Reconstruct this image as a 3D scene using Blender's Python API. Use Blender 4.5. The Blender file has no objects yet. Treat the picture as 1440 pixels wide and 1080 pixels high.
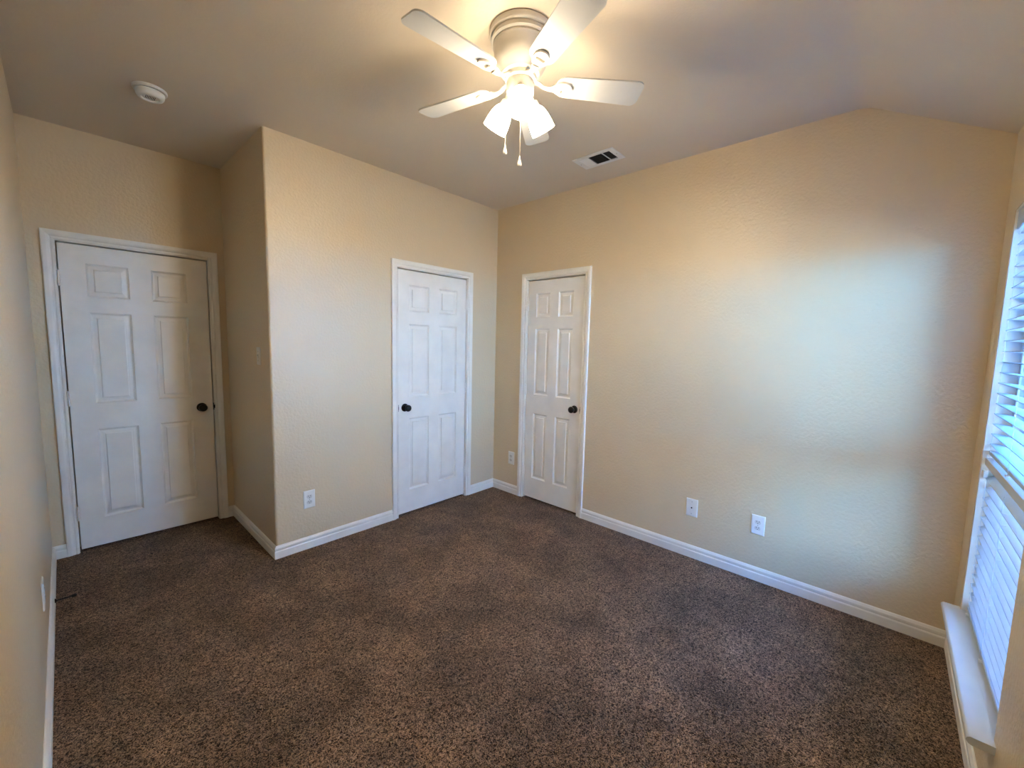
import bpy, bmesh, math, random
from mathutils import Vector, Matrix, Euler
PI = math.pi
random.seed(4)
SC = bpy.context.scene
COL = SC.collection

# ---------------------------------------------------------------- camera, sky, exposure
F_PX, YAW, PITCH, ROLL = 580.58, .8277, -.0985, .0234
CAM = Vector((-2.9204, -2.9172, 1.4684))
cd = bpy.data.cameras.new('camera')
cd.sensor_fit = 'HORIZONTAL'; cd.sensor_width = 36; cd.lens = F_PX / 1440 * 36
cd.clip_start = .01; cd.clip_end = 200
cam = bpy.data.objects.new('camera', cd); COL.objects.link(cam)
fw = Vector((math.sin(YAW)*math.cos(PITCH), math.cos(YAW)*math.cos(PITCH), math.sin(PITCH)))
rt = Vector((math.cos(YAW), -math.sin(YAW), 0)); up = rt.cross(fw)
r2 = rt*math.cos(ROLL) + up*math.sin(ROLL); u2 = -rt*math.sin(ROLL) + up*math.cos(ROLL)
m3 = Matrix((r2, u2, -fw)).transposed()
cam.matrix_world = Matrix.Translation(CAM) @ m3.to_4x4()
SC.camera = cam

SC.view_settings.view_transform = 'Standard'
SC.view_settings.look = 'None'
SC.view_settings.gamma = 1
SC.view_settings.use_curve_mapping = False
SC.view_settings.exposure = 2.0

SKY_STRENGTH = 18.0
LAMP_SHADE = 14
LAMP_BULB = 150.0
LAMP_COL = (1.0, .835, .60, 1)
w = bpy.data.worlds.new('sky'); SC.world = w; w.use_nodes = True
wn = w.node_tree.nodes; wl = w.node_tree.links
bg = wn['Background']; bg.inputs['Strength'].default_value = SKY_STRENGTH
wt = wn.new('ShaderNodeTexCoord'); ws = wn.new('ShaderNodeSeparateXYZ'); wr = wn.new('ShaderNodeValToRGB')
wl.new(wt.outputs['Generated'], ws.inputs[0]); wl.new(ws.outputs['Z'], wr.inputs[0]); wl.new(wr.outputs[0], bg.inputs['Color'])
wr.color_ramp.elements[0].position = 0; wr.color_ramp.elements[0].color = (.08, .45, 1.0, 1)
wr.color_ramp.elements[1].position = .5; wr.color_ramp.elements[1].color = (.03, .12, .40, 1)

# sun from behind the house: lights the ground and the added fence outside, never enters the window
sl = bpy.data.lights.new('sun', 'SUN'); sl.energy = 34; sl.color = (1, .96, .90); sl.angle = math.radians(.6)
so = bpy.data.objects.new('sun', sl); COL.objects.link(so); so.location = (0, 3, 8)
so.rotation_euler = Vector((-.25, -.75, -.65)).to_track_quat('-Z', 'Y').to_euler()

# daylight portal: only guides sampling of the sky through the window opening, gives off nothing itself
pl = bpy.data.lights.new('window_portal', 'AREA'); pl.shape = 'RECTANGLE'; pl.size = .86; pl.size_y = 1.74
pl.cycles.is_portal = True
po = bpy.data.objects.new('window_portal', pl); COL.objects.link(po)
po.location = (-.627, -3.42, 1.18); po.rotation_euler = (PI/2, 0, PI)

# ---------------------------------------------------------------- materials
def mat(name, col, rough=.5, metal=0, bump=None, noise=None, emit=None, spec=.5, sheen=0):
    """bump = (scale, strength, distance, detail); noise = (scale, colour2, amount)"""
    m = bpy.data.materials.new(name); m.use_nodes = True
    n = m.node_tree.nodes; l = m.node_tree.links; p = n['Principled BSDF']
    p.inputs['Base Color'].default_value = (*col, 1); p.inputs['Roughness'].default_value = rough
    p.inputs['Metallic'].default_value = metal; p.inputs['Specular IOR Level'].default_value = spec
    tc = n.new('ShaderNodeTexCoord')
    sc_, c2, amt = noise or (6, tuple(c*.93 for c in col), 1)
    t = n.new('ShaderNodeTexNoise'); t.inputs['Scale'].default_value = sc_; t.inputs['Detail'].default_value = 4
    mx = n.new('ShaderNodeMix'); mx.data_type = 'RGBA'
    mx.inputs['A'].default_value = (*col, 1); mx.inputs['B'].default_value = (*c2, 1)
    mp = n.new('ShaderNodeMapRange'); mp.inputs['From Min'].default_value = .35; mp.inputs['From Max'].default_value = .65
    mp.inputs['To Max'].default_value = amt
    l.new(tc.outputs['Object'], t.inputs['Vector']); l.new(t.outputs['Fac'], mp.inputs['Value'])
    l.new(mp.outputs[0], mx.inputs['Factor']); l.new(mx.outputs['Result'], p.inputs['Base Color'])
    if bump:
        b = n.new('ShaderNodeTexNoise'); b.inputs['Scale'].default_value = bump[0]; b.inputs['Detail'].default_value = bump[3]
        bp = n.new('ShaderNodeBump'); bp.inputs['Strength'].default_value = bump[1]; bp.inputs['Distance'].default_value = bump[2]
        l.new(tc.outputs['Object'], b.inputs['Vector']); l.new(b.outputs['Fac'], bp.inputs['Height']); l.new(bp.outputs[0], p.inputs['Normal'])
    if emit:
        p.inputs['Emission Color'].default_value = emit[0]; p.inputs['Emission Strength'].default_value = emit[1]
    if sheen:
        p.inputs['Sheen Weight'].default_value = sheen
    return m

WALL = mat('cream_wall_paint', (.71, .57, .378), .36, bump=(62, .55, .005, 2.0), noise=(1.3, (.68, .545, .358), 1))
CEIL = mat('ceiling_paint', (.74, .64, .505), .75, bump=(95, .25, .003, 2.5), noise=(1.3, (.715, .615, .485), 1))
TRIM = mat('white_trim_paint', (.87, .83, .75), .32)
DOORW = mat('white_door_paint', (.87, .83, .75), .38, bump=(60, .05, .002, 2))
BRONZE = mat('oil_rubbed_bronze', (.012, .010, .009), .28, metal=.6)
PLATE = mat('white_plastic', (.86, .85, .81), .3)
PLATED = mat('receptacle_plastic', (.70, .68, .64), .35)
DARK = mat('dark_slot', (.015, .014, .013), .7)
DUCT_SHADE = mat('dark_duct_shaded_louvre', (.03, .027, .025), .9)  # duct interior; also put on louvres as painted shade
SCREW = mat('screw_metal', (.45, .44, .42), .35, metal=.9)
FANW = mat('fan_white_enamel', (.66, .62, .55), .35)
BLADE = mat('fan_blade_white', (.64, .63, .60), .45)
CHAIN = mat('brass_chain', (.62, .55, .42), .3, metal=.8)
PEND = mat('pendant_ceramic', (.75, .70, .60), .25)
SLAT = mat('blue_lit_white_slat', (.48, .57, .66), .45)  # white slats tinted bluish: window daylight put into the colour
CORD = mat('blind_cord', (.70, .71, .73), .8)
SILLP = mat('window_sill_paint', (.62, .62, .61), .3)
VINYL = mat('window_vinyl', (.62, .62, .64), .4)
GROUND = mat('lawn', (.14, .19, .13), .95, noise=(3, (.20, .22, .16), 1))
BOUNCE_FENCE = mat('bounce_fence_wood', (.52, .49, .46), .8, noise=(2, (.44, .41, .39), 1))

def carpet_mat():
    m = bpy.data.materials.new('brown_carpet'); m.use_nodes = True
    n = m.node_tree.nodes; l = m.node_tree.links; p = n['Principled BSDF']
    p.inputs['Roughness'].default_value = .95; p.inputs['Specular IOR Level'].default_value = .15
    p.inputs['Sheen Weight'].default_value = .08; p.inputs['Sheen Roughness'].default_value = .5
    tc = n.new('ShaderNodeTexCoord')
    def nz(scale, det=3, rough=.6, dist=0):
        t = n.new('ShaderNodeTexNoise'); t.inputs['Scale'].default_value = scale; t.inputs['Detail'].default_value = det
        t.inputs['Roughness'].default_value = rough; t.inputs['Distortion'].default_value = dist
        l.new(tc.outputs['Object'], t.inputs['Vector']); return t
    fine = nz(120, 2, .6, 1.6); big = nz(2.6, 3, .6, .4); mid = nz(14, 3)
    r = n.new('ShaderNodeValToRGB'); l.new(fine.outputs['Fac'], r.inputs[0])
    r.color_ramp.elements[0].position = .42; r.color_ramp.elements[0].color = (.024, .0115, .0055, 1)
    r.color_ramp.elements[1].position = .60; r.color_ramp.elements[1].color = (.40, .245, .145, 1)
    def darken(src, t, lo, hi):
        mr = n.new('ShaderNodeMapRange'); mr.inputs['From Min'].default_value = .33; mr.inputs['From Max'].default_value = .67
        mr.inputs['To Min'].default_value = lo; mr.inputs['To Max'].default_value = hi; l.new(t.outputs['Fac'], mr.inputs['Value'])
        vm = n.new('ShaderNodeVectorMath'); vm.operation = 'SCALE'
        l.new(src, vm.inputs[0]); l.new(mr.outputs[0], vm.inputs['Scale']); return vm.outputs[0]
    c = darken(r.outputs[0], big, .66, 1.28); c = darken(c, mid, .84, 1.14)
    l.new(c, p.inputs['Base Color'])
    bp = n.new('ShaderNodeBump'); bp.inputs['Strength'].default_value = 1; bp.inputs['Distance'].default_value = .012
    l.new(fine.outputs['Fac'], bp.inputs['Height']); l.new(bp.outputs[0], p.inputs['Normal'])
    return m
CARPET = carpet_mat()

def lamp_mat(name, strength):
    m = bpy.data.materials.new(name); m.use_nodes = True
    n = m.node_tree.nodes; l = m.node_tree.links; p = n['Principled BSDF']
    p.inputs['Base Color'].default_value = (.9, .88, .82, 1); p.inputs['Roughness'].default_value = .35
    p.inputs['Emission Color'].default_value = LAMP_COL; p.inputs['Emission Strength'].default_value = strength
    return m
GLASS_SHADE = lamp_mat('frosted_glass_shade', LAMP_SHADE)
BULB = lamp_mat('lamp_bulb', LAMP_BULB)

def pane_mat():
    m = bpy.data.materials.new('window_glass'); m.use_nodes = True
    n = m.node_tree.nodes; l = m.node_tree.links; n.remove(n['Principled BSDF'])
    tr = n.new('ShaderNodeBsdfTransparent'); tr.inputs[0].default_value = (.93, .96, .97, 1)
    gl = n.new('ShaderNodeBsdfGlossy'); gl.inputs['Roughness'].default_value = .02
    fr = n.new('ShaderNodeFresnel'); fr.inputs[0].default_value = 1.25
    mx = n.new('ShaderNodeMixShader'); l.new(fr.outputs[0], mx.inputs[0]); l.new(tr.outputs[0], mx.inputs[1]); l.new(gl.outputs[0], mx.inputs[2])
    l.new(mx.outputs[0], n['Material Output'].inputs[0]); return m
PANE = pane_mat()

# ---------------------------------------------------------------- mesh helpers
def link(name, bm, m, parent=None, smooth=False, loc=None, rot=None):
    me = bpy.data.meshes.new(name); bmesh.ops.recalc_face_normals(bm, faces=bm.faces[:]); bm.to_mesh(me); bm.free()
    if smooth:
        for p in me.polygons: p.use_smooth = True
        me.set_sharp_from_angle(angle=math.radians(38))
    me.materials.append(m)
    o = bpy.data.objects.new(name, me); COL.objects.link(o)
    if parent: o.parent = parent
    if loc: o.location = loc
    if rot: o.rotation_euler = rot
    return o
def tag(o, label=None, cat=None, group=None, kind=None):
    if label: o['label'] = label
    if cat: o['category'] = cat
    if group: o['group'] = group
    if kind: o['kind'] = kind
    return o
def thing(name, label, cat, loc, rz=0, group=None, kind=None):
    o = bpy.data.objects.new(name, None); o.empty_display_size = .05; COL.objects.link(o)
    o.location = loc; o.rotation_euler = (0, 0, rz)
    return tag(o, label, cat, group, kind)
def box(bm, x0, x1, y0, y1, z0, z1, bev=0):
    t = bmesh.new()
    bmesh.ops.create_cube(t, size=1)
    for v in t.verts:
        v.co = Vector(((x0+x1)/2 + v.co.x*abs(x1-x0), (y0+y1)/2 + v.co.y*abs(y1-y0), (z0+z1)/2 + v.co.z*abs(z1-z0)))
    if bev: bmesh.ops.bevel(t, geom=t.edges[:], offset=bev, segments=2, affect='EDGES', profile=.5)
    merge(bm, t)
def merge(bm, t, M=None):
    if M is not None: bmesh.ops.transform(t, matrix=M, verts=t.verts)
    me = bpy.data.meshes.new('tmp'); t.to_mesh(me); t.free(); bm.from_mesh(me); bpy.data.meshes.remove(me)
def lathe(bm, prof, n=40, M=None, a0=0, a1=2*PI):
    """prof: [(r, z)] revolved about Z"""
    t = bmesh.new(); rings = []
    for r, z in prof:
        rings.append([t.verts.new((max(r, 1e-5)*math.cos(a0+(a1-a0)*i/n), max(r, 1e-5)*math.sin(a0+(a1-a0)*i/n), z)) for i in range(n)])
    for a, b in zip(rings, rings[1:]):
        for i in range(n): t.faces.new((a[i], a[(i+1) % n], b[(i+1) % n], b[i]))
    for ring in (rings[0], rings[-1]):
        if prof[0 if ring is rings[0] else -1][0] > 1e-4: t.faces.new(ring)
    bmesh.ops.remove_doubles(t, verts=t.verts, dist=5e-5)
    merge(bm, t, M)
def tube(bm, pts, r, n=10):
    pts = [Vector(p) for p in pts]; rs = r if isinstance(r, (list, tuple)) else [r]*len(pts)
    t = bmesh.new(); rings = []; prev = None
    for i, p in enumerate(pts):
        d = (pts[min(i+1, len(pts)-1)] - pts[max(i-1, 0)]).normalized()
        a = d.cross(Vector((0, 0, 1)) if prev is None and abs(d.z) < .9 else (prev or Vector((1, 0, 0)))).normalized()
        if prev is not None: a = (prev - d*prev.dot(d)).normalized()
        prev = a; b = d.cross(a)
        rings.append([t.verts.new(p + (a*math.cos(2*PI*k/n) + b*math.sin(2*PI*k/n))*rs[i]) for k in range(n)])
    for a, b in zip(rings, rings[1:]):
        for k in range(n): t.faces.new((a[k], a[(k+1) % n], b[(k+1) % n], b[k]))
    t.faces.new(rings[0]); t.faces.new(rings[-1]); merge(bm, t)
def prism(bm, poly, f):
    """poly in 2-D swept between f(p,0) and f(p,1)"""
    t = bmesh.new(); A = [t.verts.new(f(p, 0)) for p in poly]; B = [t.verts.new(f(p, 1)) for p in poly]
    t.faces.new(A); t.faces.new(B); k = len(poly)
    for i in range(k): t.faces.new((A[i], A[(i+1) % k], B[(i+1) % k], B[i]))
    merge(bm, t)
def cells(bm, us, vs, holes, f):
    """boxes for every cell of the us x vs grid that is not inside a hole"""
    for a, b in zip(us, us[1:]):
        for c, d in zip(vs, vs[1:]):
            cu, cv = (a+b)/2, (c+d)/2
            if any(h[0] < cu < h[1] and h[2] < cv < h[3] for h in holes): continue
            f(a, b, c, d)

# ---------------------------------------------------------------- room measures (metres)
H = 2.74; XB = -2.03; YA = .98; XE = -3.04; YD = -3.24; YS = -2.708; HS = 2.443
D1 = (-2.911, -2.144); D2 = (-1.096, -.388); D3 = (.410, 1.011)          # slab edges along each wall
SLAB_T = 2.032; GAP = .0065; JT = .015; RO = GAP + JT
WO = (-1.064, -.190, .300, 2.068)                                        # window opening x0,x1,z0,z1
T = .12

# floor
bm = bmesh.new(); box(bm, XE-.15, .15, YD-.15, YA+.15, -.06, 0)
tag(link('floor', bm, CARPET), 'brown cut pile carpet covering the whole floor', 'carpet', kind='structure')
# ceiling
bm = bmesh.new()
pf = [(YA+T, H), (YS+.05, H), (YS+.018, H-.003), (YS-.018, H-.012), (YS-.05, H-.028), (YD-T, HS-T*.5625), (YD-T, H+.1), (YA+T, H+.1)]
prism(bm, pf, lambda p, s: (XE-T if s == 0 else T, p[0], p[1]))
tag(link('ceiling', bm, CEIL, smooth=True), 'taupe textured ceiling sloping down towards the window', 'ceiling', kind='structure')

def wall(name, bm, label): return tag(link(name, bm, WALL, smooth=False), label, 'wall', kind='structure')
# closet wall with door 2 (its left end is the rounded outside corner)
R = .014
bm = bmesh.new(); h2 = (D2[0]-RO, D2[1]+RO, -1, SLAB_T+RO+.003)
cells(bm, [XB+R, h2[0], h2[1], T], [-.02, h2[3], H+.02], [h2], lambda a, b, c, d: box(bm, a, b, 0, T, c, d))
wall('wall_back', bm, 'cream textured wall with the closet door beside the hall recess')
bm = bmesh.new()
box(bm, XB, XB+T, R, YA, -.02, H+.02)
arc = [(XB+R-R*math.cos(a), R-R*math.sin(a)) for a in [PI/2*i/6 for i in range(7)]]
prism(bm, arc + [(XB+R, R)], lambda p, s: (p[0], p[1], -.02 if s == 0 else H+.02))
o = wall('wall_recess', bm, 'shaded side wall of the entry recess with a light switch')
bm = bmesh.new(); h1 = (D1[0]-RO, D1[1]+RO, -1, SLAB_T+RO+.003)
cells(bm, [XE-T, h1[0], h1[1], XB+T], [-.02, h1[3], H+.02], [h1], lambda a, b, c, d: box(bm, a, b, YA, YA+T, c, d))
wall('wall_entry', bm, 'cream wall around the wide door in the recess')
bm = bmesh.new(); box(bm, XE-T, XE, YD-T, YA, -.02, H+.02)
wall('wall_left', bm, 'long plain cream wall with one outlet low down')
bm = bmesh.new(); h3 = (-D3[1]-RO, -D3[0]+RO, -1, SLAB_T+RO+.003)
cells(bm, [YD-T, h3[0], h3[1], T], [-.02, h3[3], H+.02], [h3], lambda a, b, c, d: box(bm, 0, T, a, b, c, d))
wall('wall_right', bm, 'broad cream wall lit blue by the window')
bm = bmesh.new()
cells(bm, [XE-T, WO[0], WO[1], T], [-.02, WO[2], WO[3], HS+.05], [(WO[0], WO[1], WO[2], WO[3])], lambda a, b, c, d: box(bm, a, b, YD-T, YD, c, d))
wall('wall_window', bm, 'cream wall holding the window and its sill')
# added panels seal the door openings from behind against stray light
bm = bmesh.new(); box(bm, XE-T, XB+T, YA+T, YA+T+.04, -.02, H); wall('light_block_hall', bm, 'added panel behind the wide door that blocks stray light')
bm = bmesh.new(); box(bm, XB+T, 0, T, T+.04, -.02, H); wall('light_block_closet', bm, 'added panel behind the middle door that blocks stray light')
bm = bmesh.new(); box(bm, T, T+.04, YD, 0, -.02, H); wall('light_block_store', bm, 'added panel behind the narrow door that blocks stray light')

# baseboards: profile (n out of wall, z)
BP = [(0, 0), (.015, 0), (.015, .046), (.0135, .050), (.0105, .053), (.0105, .058), (.0125, .061), (.0125, .072), (.009, .078), (.006, .083), (.002, .086), (0, .086)]
def baseboard(name, runs, label):
    """runs: (p0, p1, normal, mitre0, mitre1): mitre +1 lengthens the front at that end (outside corner), -1 shortens it (inside corner)"""
    bm = bmesh.new()
    for p0, p1, nrm, m0, m1 in runs:
        p0, p1, nrm = Vector(p0), Vector(p1), Vector(nrm); d = (p1-p0).normalized()
        prism(bm, BP, lambda q, s: tuple((*( (p0 - d*q[0]*m0 if s == 0 else p1 + d*q[0]*m1) + nrm*q[0]), q[1])))
    return tag(link(name, bm, TRIM), label, 'baseboard', kind='structure')
CW = .065   # casing outer edge beyond slab
baseboard('baseboard_back', [((XB, 0), (D2[0]-CW, 0), (0, -1), 1, 0), ((D2[1]+CW, 0), (0, 0), (0, -1), 0, -1)], 'white moulded baseboard under the closet wall')
baseboard('baseboard_recess', [((XB, YA), (XB, 0), (-1, 0), -1, 1)], 'white baseboard along the side of the recess')
baseboard('baseboard_entry', [((XE, YA), (D1[0]-CW, YA), (0, -1), -1, 0), ((D1[1]+CW, YA), (XB, YA), (0, -1), 0, -1)], 'short white baseboard pieces beside the wide door')
baseboard('baseboard_left', [((XE, YD), (XE, YA), (1, 0), -1, -1)], 'white baseboard along the long plain wall')
baseboard('baseboard_right', [((0, 0), (0, -D3[0]+CW), (-1, 0), -1, 0), ((0, -D3[1]-CW), (0, YD), (-1, 0), 0, -1)], 'white baseboard along the wall lit by the window')
baseboard('baseboard_window', [((0, YD), (XE, YD), (0, 1), -1, -1)], 'white baseboard under the window sill')

# ---------------------------------------------------------------- doors (local frame: X along wall, Y into wall, Z up)
PZ = [(.212, .825), (1.003, 1.603), (1.706, 1.919)]
def door(name, loc, rz, x0, x1, cols, hinge_left, label, trim_label, knob_back=.060):
    # slab
    bm = bmesh.new(); yf = .007; yb = yf + .035; z0 = .020; z1 = SLAB_T
    xs = sorted([x0, x1] + [c for p in cols for c in p]); zs = sorted([z0, z1] + [c for p in PZ for c in p])
    holes = [(a, b, c, d) for a, b in cols for c, d in PZ]
    t = bmesh.new()
    def quad(pts): t.faces.new([t.verts.new(p) for p in pts])
    def fq(a, b, c, d): quad([(a, yf, c), (b, yf, c), (b, yf, d), (a, yf, d)])
    cells(t, xs, zs, holes, fq)
    for a, b, c, d in holes:
        loops = [(0, 0), (.002, .005), (.011, .0125), (.018, .0125), (.0345, .0095), (.036, .0035), (.039, .0025)]
        L = [[(a+i, yf+dp, c+i), (b-i, yf+dp, c+i), (b-i, yf+dp, d-i), (a+i, yf+dp, d-i)] for i, dp in loops]
        for p, q in zip(L, L[1:]):
            for k in range(4): quad([p[k], p[(k+1) % 4], q[(k+1) % 4], q[k]])
        quad(L[-1])
    quad([(x0, yb, z0), (x1, yb, z0), (x1, yb, z1), (x0, yb, z1)])
    quad([(x0, yf, z0), (x0, yf, z1), (x0, yb, z1), (x0, yb, z0)]); quad([(x1, yf, z0), (x1, yf, z1), (x1, yb, z1), (x1, yb, z0)])
    quad([(x0, yf, z1), (x1, yf, z1), (x1, yb, z1), (x0, yb, z1)]); quad([(x0, yf, z0), (x1, yf, z0), (x1, yb, z0), (x0, yb, z0)])
    bmesh.ops.remove_doubles(t, verts=t.verts, dist=1e-5); merge(bm, t)
    slab = link(name, bm, DOORW, loc=loc, rot=(0, 0, rz)); tag(slab, label, 'door', kind='structure')
    # jamb
    bm = bmesh.new(); a, b, top = x0-GAP, x1+GAP, SLAB_T+GAP+.003
    for u0, u1 in ((a-JT+.0005, a), (b, b+JT-.0005)): box(bm, u0, u1, .0005, T-.001, 0, top)
    box(bm, a-JT+.0005, b+JT-.0005, .0005, T-.001, top, top+JT-.0005)
    tag(link('door_jamb', bm, TRIM, slab))
    # casing: profile (offset outward, height off wall) swept round the opening, mitred
    cp = [(0, 0), (0, .008), (.003, .010), (.010, .010), (.013, .0075), (.018, .0075), (.022, .0125), (.034, .0165), (.050, .0175), (.0545, .016), (.056, .012), (.056, 0)]
    i0, i1, it = x0-GAP-.005, x1+GAP+.005, SLAB_T+GAP+.008
    t = bmesh.new(); P = []
    for o, h in cp:
        P.append([t.verts.new(q) for q in ((i0-o, -h, 0), (i0-o, -h, it+o), (i1+o, -h, it+o), (i1+o, -h, 0))])
    for p, q in zip(P, P[1:]+P[:1]):
        for k in range(3): t.faces.new((p[k], p[k+1], q[k+1], q[k]))
    t.faces.new([p[0] for p in P]); t.faces.new([p[3] for p in P])
    bm = bmesh.new(); merge(bm, t)
    link('door_casing', bm, TRIM, slab)
    # hinges
    hx = x0-GAP/2 if hinge_left else x1+GAP/2
    for z in (1.812, 1.042, .270):
        bm = bmesh.new()
        for k in range(5):
            zz = z-.045+k*.018
            lathe(bm, [(.0001, zz), (.0065, zz), (.0065, zz+.0168), (.0001, zz+.0168)], 12, Matrix.Translation((hx, -.0035, 0)))
        lathe(bm, [(.0001, z-.050), (.004, z-.048), (.0045, z+.046), (.0035, z+.050), (.0001, z+.0515)], 10, Matrix.Translation((hx, -.0035, 0)))
        s = -1 if hinge_left else 1
        box(bm, hx, hx+s*.010, -.0015, .002, z-.045, z+.045)
        box(bm, hx, hx-s*.012, .0008, .004, z-.045, z+.045)
        link('hinge', bm, TRIM, slab, smooth=True)
    # knob
    kx = x1-knob_back if hinge_left else x0+knob_back; kz = .920
    M = Matrix.Translation((kx, yf, kz)) @ Matrix.Rotation(PI/2, 4, 'X')   # lathe Z -> -Y (out of the door)
    bm = bmesh.new(); lathe(bm, [(.0001, 0), (.033, 0), (.033, .003), (.030, .007), (.022, .0095), (.014, .011), (.0001, .011)], 36, M)
    ros = link('rosette', bm, BRONZE, slab, smooth=True)
    bm = bmesh.new()
    lathe(bm, [(.0001, .0105), (.0125, .0105), (.011, .018), (.0105, .026), (.013, .031), (.021, .036), (.0265, .043), (.028, .050), (.0265, .057), (.021, .063), (.012, .0665), (.0001, .0675)], 36, M)
    kn = link('door_knob', bm, BRONZE, slab, smooth=True); kn['label'] = 'dark bronze round knob'
    # strike on the jamb side
    sx = x1+GAP if hinge_left else x0-GAP
    bm = bmesh.new(); s = -1 if hinge_left else 1
    box(bm, sx+s*.0002, sx+s*.0022, -.0022, .028, kz-.028, kz+.028); lathe(bm, [(.0001, kz-.014), (.0045, kz-.012), (.0045, kz+.012), (.0001, kz+.014)], 10, Matrix.Translation((sx-s*.001, -.003, 0)))
    link('strike_plate', bm, BRONZE, slab, smooth=True)
    return slab
door('door_1', (0, YA, 0), 0, *D1, [(-2.790, -2.586), (-2.468, -2.272)], True, 'wide white six panel door in the recess beside the plain wall', '', .072)
door('door_2', (0, 0, 0), 0, *D2, [(-.995, -.797), (-.692, -.494)], False, 'white six panel closet door with its dark knob at the left', '')
door('door_3', (0, 0, 0), -PI/2, *D3, [(.503, .660), (.753, .908)], True, 'narrow white six panel door nearest the room corner', '', .055)

# ---------------------------------------------------------------- window
wx0, wx1, wz0, wz1 = WO
win = thing('window_1', 'tall window with white sill beside the blue lit wall', 'window', (0, YD, 0), 0, kind='structure')
def wl_(name, bm, m, smooth=False): return link(name, bm, m, win, smooth)
# sill board with rounded nose and horns
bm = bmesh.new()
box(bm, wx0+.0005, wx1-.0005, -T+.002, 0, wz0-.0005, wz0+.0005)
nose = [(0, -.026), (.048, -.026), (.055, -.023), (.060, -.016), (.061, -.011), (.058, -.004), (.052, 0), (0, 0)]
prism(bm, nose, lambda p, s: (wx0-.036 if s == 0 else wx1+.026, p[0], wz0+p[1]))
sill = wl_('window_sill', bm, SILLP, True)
# white liner of the opening
bm = bmesh.new()
for a, b, c, d in ((wx0+.0003, wx0+.005, wz0+.0006, wz1-.0003), (wx1-.005, wx1-.0003, wz0+.0006, wz1-.0003), (wx0+.005, wx1-.005, wz1-.005, wz1-.0003)):
    box(bm, a, b, -T+.001, -.003, c, d)
wl_('jamb_liner', bm, TRIM)
# vinyl frame near the outside face
bm = bmesh.new(); fy0, fy1 = -T+.002, -T+.050; fw_ = .032; g = .0008
sx0, sx1, sz0, sz1 = wx0+.0055, wx1-.0055, wz0+.001, wz1-.0055
for a, b, c, d in ((sx0, sx0+fw_, sz0, sz1), (sx1-fw_, sx1, sz0, sz1), (sx0+fw_, sx1-fw_, sz0, sz0+fw_), (sx0+fw_, sx1-fw_, sz1-fw_, sz1)):
    box(bm, a, b, fy0, fy1, c, d)
wl_('window_frame', bm, VINYL)
ZM = 1.000
for nm, za, zb, yo in (('lower_sash', sz0+fw_, ZM+.02, .016), ('upper_sash', ZM-.02, sz1-fw_, .0)):
    bm = bmesh.new(); y0 = fy0+.004+yo; y1 = y0+.014; a, b = sx0+fw_, sx1-fw_; s = .028
    for e in ((a, a+s, za, zb), (b-s, b, za, zb), (a+s, b-s, za, za+s), (a+s, b-s, zb-s, zb)): box(bm, e[0], e[1], y0, y1, e[2], e[3])
    sh = wl_(nm, bm, VINYL)
    bm = bmesh.new(); box(bm, a+s, b-s, y0+.005, y0+.008, za+s, zb-s); link('glass_pane', bm, PANE, sh)
# ledge across the opening at the meeting line
bm = bmesh.new(); box(bm, sx0, sx1, -.064, -.012, .985, 1.018, .002)
wl_('window_mullion', bm, VINYL)

# blinds
def blind(name, ztop, zbot, head_h, label, cat_group, tilt_deg):
    b = thing(name, label, 'blind', ((wx0+wx1)/2, YD, zbot), 0, cat_group)
    hw = (wx1-wx0)/2 - .010; yc = -.0425; L0 = ztop - zbot
    bm = bmesh.new()
    if head_h:
        box(bm, -hw, hw, -.062, -.020, L0-.042, L0-.001, .002)
        link('headrail', bm, SLAT, b)
        bm = bmesh.new(); box(bm, -hw-.004, hw+.004, -.017, -.009, L0-head_h, L0-.002, .002)
        link('valance', bm, SLAT, b)
    pitch = .0445; n = int((L0 - (head_h or .03) - .02) / pitch)
    bm = bmesh.new()
    for k in range(n):
        z = .030 + pitch*(k+.6)
        # gently crowned slat, near level
        t = bmesh.new(); N = 4; tilt = math.radians(tilt_deg)
        up_, dn = [], []
        for i in range(N+1):
            s = i/N*2-1; yy = s*.025; zc = .0016*(1-s*s)
            y_ = yy*math.cos(tilt); z_ = yy*math.sin(tilt)
            up_.append((yc+y_, z+z_+zc+.0014)); dn.append((yc+y_, z+z_+zc-.0014))
        poly = up_ + dn[::-1]
        prism(bm, poly, lambda p, s: (-hw if s == 0 else hw, p[0], p[1]))
        t.free()
    link('slats', bm, SLAT, b)
    bm = bmesh.new(); box(bm, -hw, hw, yc-.024, yc+.024, .012, .028, .004); link('bottom_rail', bm, SLAT, b)
    for x in (-hw+.05, 0, hw-.05):
        bm = bmesh.new()
        for y_ in (yc-.027, yc+.0265): tube(bm, [(x, y_, .012), (x, y_, L0-.03)], .0008, 5)
        for k in range(n):
            z = .030 + pitch*(k+.6); tube(bm, [(x, yc-.027, z-.002), (x, yc+.0265, z-.002)], .0005, 4)
        link('ladder_cord', bm, CORD, b)
        bm = bmesh.new(); box(bm, x-.008, x+.008, yc+.020, yc+.032, .006, .013, .001)
        link('cord_clip', bm, PLATE, b)
    return b
bl1 = blind('window_blind', wz1, 1.022, .078, 'white slatted blind in the upper half of the window', None, 4)
bl2 = blind('window_blind', .984, wz0+.001, 0, 'white slatted blind hanging just above the window sill', None, -22)
bm = bmesh.new(); box(bm, .405, .429, -.024, -.008, .630, .662, .003); link('mounting_bracket', bm, PLATE, bl2)

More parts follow.
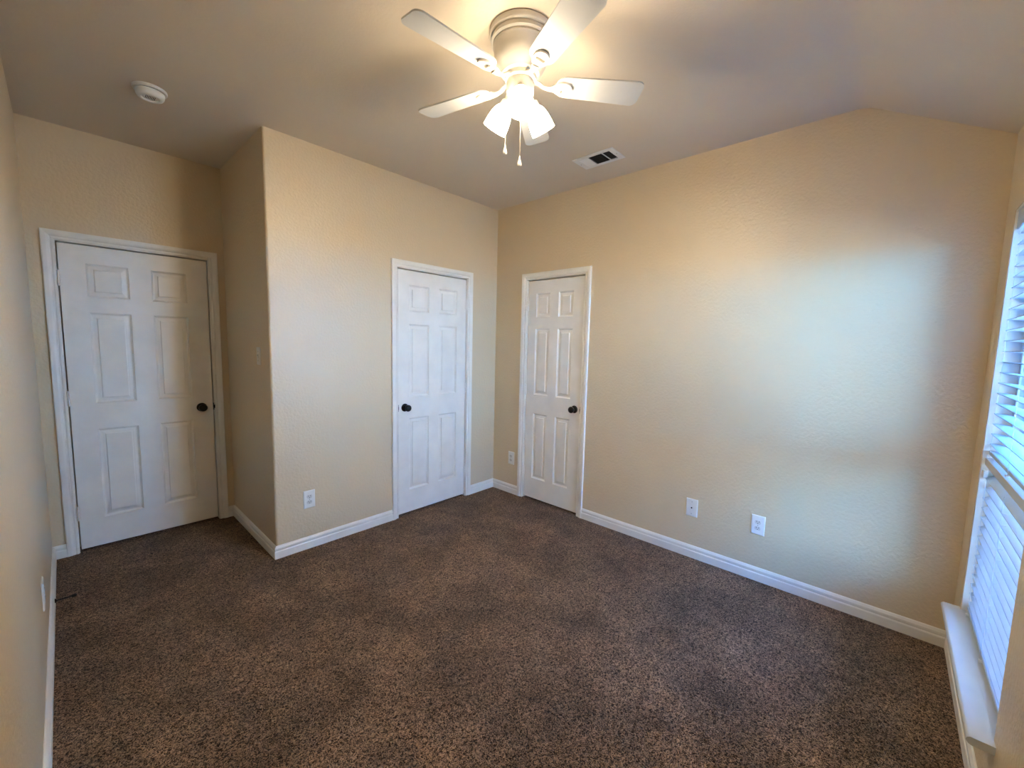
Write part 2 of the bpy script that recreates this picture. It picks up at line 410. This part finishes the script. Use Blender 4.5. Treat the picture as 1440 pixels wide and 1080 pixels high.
# outside: lawn and an unseen fence added to bounce warm sunlight indoors
bm = bmesh.new(); box(bm, -30, 40, -40, YD-T, -.35, -.30); tag(link('ground', bm, GROUND), 'ground outside beyond the window blinds', 'lawn', kind='structure')
bm = bmesh.new()
for i in range(50): box(bm, -4.2+i*.145, -4.2+i*.145+.138, -7.02, -7.0, -.3, 1.5)
for z in (0, 1.2): box(bm, -4.2, 3.05, -7.06, -7.02, z, z+.09)
tag(link('wall_bounce_fence', bm, BOUNCE_FENCE), 'weathered board fence added outside the window to bounce sunlight in', 'fence', kind='structure')

# ---------------------------------------------------------------- wall plates (local frame as doors)
def plate_base(t, w_=.078, h_=.125):
    bm = bmesh.new(); M = None
    tb = bmesh.new(); a, b = w_/2, h_/2
    loops = [(0, 0), (0, -.002), (.003, -.0052), (.006, -.006)]
    L = [[tb.verts.new((sx*(a-i), d, sz*(b-i))) for sx, sz in ((-1, -1), (1, -1), (1, 1), (-1, 1))] for i, d in loops]
    for p, q in zip(L, L[1:]):
        for k in range(4): tb.faces.new((p[k], p[(k+1) % 4], q[(k+1) % 4], q[k]))
    tb.faces.new(L[-1]); tb.faces.new(L[0]); merge(bm, tb)
    return link('cover_plate', bm, PLATE, t)
def screw(t, z, x=0):
    M = Matrix.Translation((x, -.0058, z)) @ Matrix.Rotation(PI/2, 4, 'X')
    bm = bmesh.new(); lathe(bm, [(.0001, 0), (.0034, 0), (.003, .0010), (.0001, .0014)], 14, M); link('screw', bm, SCREW, t, True)
def outlet(loc, rz, label, group=None):
    t = thing('wall_outlet', label, 'outlet', loc, rz, group); plate_base(t)
    for s in (-1, 1):
        zc = s*.0195; bm = bmesh.new()
        pts = []
        for k in range(28):
            a = 2*PI*k/28; x = .0172*math.cos(a); z = .0172*math.sin(a); z = max(-.0125, min(.0125, z)); pts.append((x, z+zc))
        prism(bm, pts, lambda p, q: (p[0], -.0055 if q == 0 else -.0078, p[1]))
        r = link('receptacle', bm, PLATED, t)
        bm = bmesh.new()
        box(bm, -.0080, -.0058, -.0081, -.0070, zc-.001, zc+.0085); box(bm, .0056, .0078, -.0081, -.0070, zc-.0005, zc+.0075)
        lathe(bm, [(.0001, 0), (.0024, 0), (.0024, .0011), (.0001, .0011)], 12, Matrix.Translation((0, -.0070, zc-.0065)) @ Matrix.Rotation(PI/2, 4, 'X'))
        link('socket_slots', bm, DARK, r)
    screw(t, 0); return t
outlet((-1.812, 0, .352), 0, 'white outlet low on the wall between the outside corner and the closet door')
outlet((0, -.249, .350), -PI/2, 'cream outlet in the corner beside the narrow door')
outlet((0, -2.376, .360), -PI/2, 'white outlet on the blue lit wall nearest the window')
outlet((XE, -.317, .350), PI/2, 'outlet seen edge on, low on the long plain wall')
t = thing('cable_plate', 'blank white plate with one small cable hole, on the blue lit wall', 'wall plate', (0, -1.970, .355), -PI/2); plate_base(t)
screw(t, .042); screw(t, -.042)
M = Matrix.Translation((0, -.0058, 0)) @ Matrix.Rotation(PI/2, 4, 'X')
bm = bmesh.new(); lathe(bm, [(.0001, 0), (.0048, 0), (.0048, .004), (.0038, .004), (.0036, .001), (.0001, .001)], 16, M); link('cable_jack', bm, DARK, t, True)
t = thing('light_switch', 'white light switch on the shaded recess wall', 'switch', (XB, .211, 1.343), -PI/2); plate_base(t, .074, .118)
bm = bmesh.new(); box(bm, -.0055, .0055, -.0075, -.005, -.013, .013, .0006); tr = link('switch_surround', bm, PLATED, t)
bm = bmesh.new(); prism(bm, [(-.006, -.004), (-.016, .006), (-.016, .010), (-.006, .008)], lambda p, s: (-.0035 if s == 0 else .0035, p[0], p[1])); link('toggle', bm, PLATE, t)
screw(t, .030); screw(t, -.030)

# spring door stop on the left baseboard
t = thing('door_stop', 'dark spring door stop sticking out of the baseboard', 'door stop', (XE+.0148, .245, .050), 0)
bm = bmesh.new(); MX = Matrix.Rotation(PI/2, 4, 'Y')
lathe(bm, [(.0001, 0), (.011, 0), (.011, .003), (.007, .007), (.0001, .008)], 18, MX); link('mounting_base', bm, BRONZE, t, True)
bm = bmesh.new(); tube(bm, [(.006+.058*i/150, .0052*math.cos(i*2*PI/10), .0052*math.sin(i*2*PI/10)) for i in range(151)], .0011, 5); link('spring', bm, BRONZE, t, True)
bm = bmesh.new(); lathe(bm, [(.0001, .062), (.0075, .062), (.0085, .066), (.0085, .076), (.006, .080), (.0001, .081)], 18, MX); link('rubber_tip', bm, DARK, t, True)

# ---------------------------------------------------------------- smoke detector
t = thing('smoke_detector', 'round white smoke detector on the ceiling near the wide door', 'smoke detector', (-2.537, .045, H), 0)
bm = bmesh.new(); lathe(bm, [(.0001, 0), (.071, 0), (.072, -.007), (.069, -.0125), (.0001, -.0125)], 48); link('mounting_plate', bm, PLATE, t, True)
bm = bmesh.new(); lathe(bm, [(.0001, -.012), (.0570, -.012), (.0570, -.016), (.0001, -.016)], 48); link('shadow_gap', bm, DARK, t, True)
bm = bmesh.new(); lathe(bm, [(.0001, -.0155), (.0600, -.0155), (.0610, -.020), (.0585, -.034), (.052, -.044), (.045, -.047), (.038, -.046), (.034, -.041), (.027, -.0405), (.0001, -.0405)], 48); link('detector_body', bm, PLATE, t, True)
bm = bmesh.new()
for k in range(7): box(bm, -.018+k*.006-.0012, -.018+k*.006+.0012, -.018, .018, -.0412, -.040)
link('alarm_vents', bm, DARK, t)

# ---------------------------------------------------------------- ceiling register
VX, VY = -.362, -1.320
t = thing('ceiling_vent', 'white ceiling air register with three louvred sections', 'air vent', (VX, VY, H), 0)
hx, hy = .092, .154
secs = [(.112, .050), (.042, -.058), (-.066, -.116)]   # y ranges of the three openings
ox = .062
bm = bmesh.new(); ys = sorted([-hy, hy] + [v for s in secs for v in s])
cells(bm, [-hx, -ox, ox, hx], ys, [(-ox, ox, b, a) for a, b in secs], lambda a, b, c, d: box(bm, a, b, c, d, -.006, -.001))
link('register_frame', bm, PLATE, t)
bm = bmesh.new(); box(bm, -ox-.01, ox+.01, -.124, .120, -.0012, -.0004); link('duct_opening', bm, DUCT_SHADE, t)
def louvre(axis, lo, hi, n, tilt, wd, y0, y1, m=PLATE):
    bm = bmesh.new()
    for k in range(n):
        p = lo + (hi-lo)*(k+.5)/n; q = bmesh.new(); box(q, -.5, .5, -wd/2, wd/2, -.0005, .0005)
        if axis == 'x': Mx = Matrix.Translation((0, p, -.0055)) @ Matrix.Rotation(tilt, 4, 'X') @ Matrix.Diagonal((2*ox, 1, 1, 1))
        else: Mx = Matrix.Translation((p, (y0+y1)/2, -.0055)) @ Matrix.Rotation(PI/2, 4, 'Z') @ Matrix.Rotation(tilt, 4, 'X') @ Matrix.Diagonal((abs(y1-y0), 1, 1, 1))
        merge(bm, q, Mx)
    link('louvres', bm, m, t)
louvre('x', .050, .112, 7, math.radians(-35), .011, 0, 0)
louvre('y', -ox, ox, 9, math.radians(-50), .008, -.058, .042, DUCT_SHADE)  # white louvres tilted away, their shade painted as dark colour
louvre('x', -.116, -.066, 5, math.radians(50), .007, 0, 0, DUCT_SHADE)  # same dark colour in place of shade on the opposite tilt
for s in (-1, 1): 
    bm = bmesh.new(); lathe(bm, [(.0001, -.0058), (.004, -.0058), (.003, -.0075), (.0001, -.008)], 14, Matrix.Translation((0, s*.138, 0))); link('screw', bm, SCREW, t, True)

# ---------------------------------------------------------------- ceiling fan
FX, FY = -1.564, -1.679
fan = thing('ceiling_fan', 'white five blade ceiling fan with three lit glass shades', 'ceiling fan', (FX, FY, H), 0)
bm = bmesh.new(); lathe(bm, [(.0001, 0), (.128, 0), (.132, -.004), (.132, -.020), (.128, -.026), (.122, -.028), (.121, -.034), (.125, -.037), (.125, -.046), (.119, -.052), (.0001, -.052)], 64); link('canopy', bm, FANW, fan, True)
bm = bmesh.new(); lathe(bm, [(.0001, -.050), (.116, -.050), (.1175, -.060), (.114, -.066), (.112, -.092), (.106, -.120), (.094, -.144), (.083, -.156), (.080, -.164), (.072, -.168), (.0001, -.168)], 64); link('motor_housing', bm, FANW, fan, True)
bm = bmesh.new(); lathe(bm, [(.0001, -.166), (.066, -.166), (.066, -.184), (.060, -.188), (.0001, -.188)], 48); link('rotor', bm, FANW, fan, True)
bm = bmesh.new(); lathe(bm, [(.0001, -.186), (.050, -.186), (.050, -.192), (.0001, -.192)], 40); link('shadow_gap', bm, DARK, fan, True)
bm = bmesh.new(); lathe(bm, [(.0001, -.190), (.055, -.190), (.0575, -.194), (.0575, -.236), (.054, -.242), (.046, -.250), (.030, -.262), (.012, -.268), (.0001, -.269)], 48); link('switch_housing', bm, FANW, fan, True)
ZB = -.195
blade_me = iron_me = None
for k in range(5):
    a = 3.054 + k*2*PI/5
    if blade_me is None:
        # blade outline (x along blade, y across)
        L0_, L1, w0, w1 = .150, .520, .052, .064
        out = []
        def corner(cx, cy, r, a0, a1, n=8): return [(cx+r*math.cos(a0+(a1-a0)*i/n), cy+r*math.sin(a0+(a1-a0)*i/n)) for i in range(n+1)]
        out += corner(L1-.030, w1-.030, .030, PI/2, 0) [::1]
        out += corner(L1-.030, -w1+.030, .030, 0, -PI/2)
        out += corner(L0_+.045, -w0+.045, .045, -PI/2, -PI)
        out += corner(L0_+.045, w0-.045, .045, PI, PI/2)
        bm = bmesh.new(); prism(bm, out, lambda p, s: (p[0], p[1], 0 if s == 0 else .006))
        bmesh.ops.transform(bm, matrix=Matrix.Translation((0, 0, ZB)) @ Matrix.Rotation(math.radians(-11), 4, 'X'), verts=bm.verts)
        b = link('fan_blade', bm, BLADE, fan); blade_me = b.data
        # blade iron: curved arm ending in a pierced oval plate
        bm = bmesh.new()
        q = bmesh.new()
        ring_o = [(.178+.040*math.cos(2*PI*i/32), .031*math.sin(2*PI*i/32)) for i in range(32)]
        ring_i = [(.188+.016*math.cos(2*PI*i/32) - .010*abs(math.sin(2*PI*i/32))**1.5, .020*math.sin(2*PI*i/32)) for i in range(32)]
        VV = [[q.verts.new((x, y, z)) for x, y in r] for r, z in ((ring_o, -.0095), (ring_i, -.0095), (ring_i, -.001), (ring_o, -.001))]
        for A, B in zip(VV, VV[1:]+VV[:1]):
            for i in range(32): q.faces.new((A[i], A[(i+1) % 32], B[(i+1) % 32], B[i]))
        merge(bm, q, Matrix.Translation((0, 0, ZB)) @ Matrix.Rotation(math.radians(-11), 4, 'X'))
        tb = bmesh.new(); pts = [(.060, 0, -.177), (.080, 0, -.186), (.100, 0, -.203), (.120, 0, -.207), (.142, 0, -.202)]
        tube(tb, pts, [.010, .009, .008, .010, .015], 12)
        for v in tb.verts: v.co.y *= 1.25; v.co.z = -.198 + (v.co.z+.198)*.75
        merge(bm, tb)
        ir = link('blade_iron', bm, FANW, fan, True); iron_me = ir.data
    else:
        b = bpy.data.objects.new('fan_blade', blade_me); ir = bpy.data.objects.new('blade_iron', iron_me)
        for o in (b, ir): COL.objects.link(o); o.parent = fan
    b.rotation_euler = (0, 0, a); ir.rotation_euler = (0, 0, a)
# light kit
AZ = math.radians(-136)
for k in range(3):
    a = AZ + k*2*PI/3; dx, dy = math.cos(a), math.sin(a)
    bm = bmesh.new(); tube(bm, [(dx*.030, dy*.030, -.228), (dx*.052, dy*.052, -.240), (dx*.062, dy*.062, -.262)], [.012, .012, .014], 14)
    link('lamp_arm', bm, FANW, fan, True)
    # lamp axis: leans outward 33 degrees from straight down
    lean = math.radians(33); M = Matrix.Translation((dx*.058, dy*.058, -.250)) @ Matrix.Rotation(a, 4, 'Z') @ Matrix.Rotation(PI - lean, 4, 'Y')
    bm = bmesh.new(); lathe(bm, [(.0001, -.004), (.018, -.002), (.024, .004), (.026, .012), (.026, .026), (.0235, .028), (.0001, .028)], 28, M); link('lamp_fitter', bm, FANW, fan, True)
    bm = bmesh.new()
    prof = [(.024, .022), (.030, .028), (.038, .040), (.044, .058), (.048, .078), (.0505, .100), (.0520, .121), (.0500, .121), (.0485, .100), (.046, .078), (.042, .058), (.036, .041), (.028, .031), (.022, .026)]
    q = bmesh.new(); lathe(q, prof, 40); q.faces.ensure_lookup_table()
    for f in [f for f in q.faces if len(f.verts) > 4]: q.faces.remove(f)
    merge(bm, q, M); sh = link('glass_shade', bm, GLASS_SHADE, fan, True)
    bm = bmesh.new(); lathe(bm, [(.0001, .026), (.012, .030), (.013, .045), (.020, .062), (.026, .080), (.0265, .088), (.022, .100), (.012, .107), (.0001, .109)], 24, M)
    link('light_bulb', bm, BULB, fan, True)
for (cx, cy, z1, zp) in ((-.040, .043, -.236, -.462), (-.036, -.038, -.240, -.530)):
    bm = bmesh.new(); tube(bm, [(cx, cy, z1), (cx, cy, zp+.02)], .0009, 6)
    q = (z1-zp-.02)
    for i in range(int(q/.005)): 
        s = bmesh.new(); bmesh.ops.create_icosphere(s, subdivisions=1, radius=.0016, matrix=Matrix.Translation((cx, cy, z1-.0025-i*.005))); merge(bm, s)
    pc = link('pull_chain', bm, CHAIN, fan, True)
    bm = bmesh.new(); lathe(bm, [(.0001, zp+.026), (.0015, zp+.024), (.003, zp+.014), (.0075, zp), (.009, zp-.007), (.0075, zp-.014), (.0001, zp-.018)], 18, Matrix.Translation((cx, cy, 0))); link('pendant', bm, PEND, pc, True)
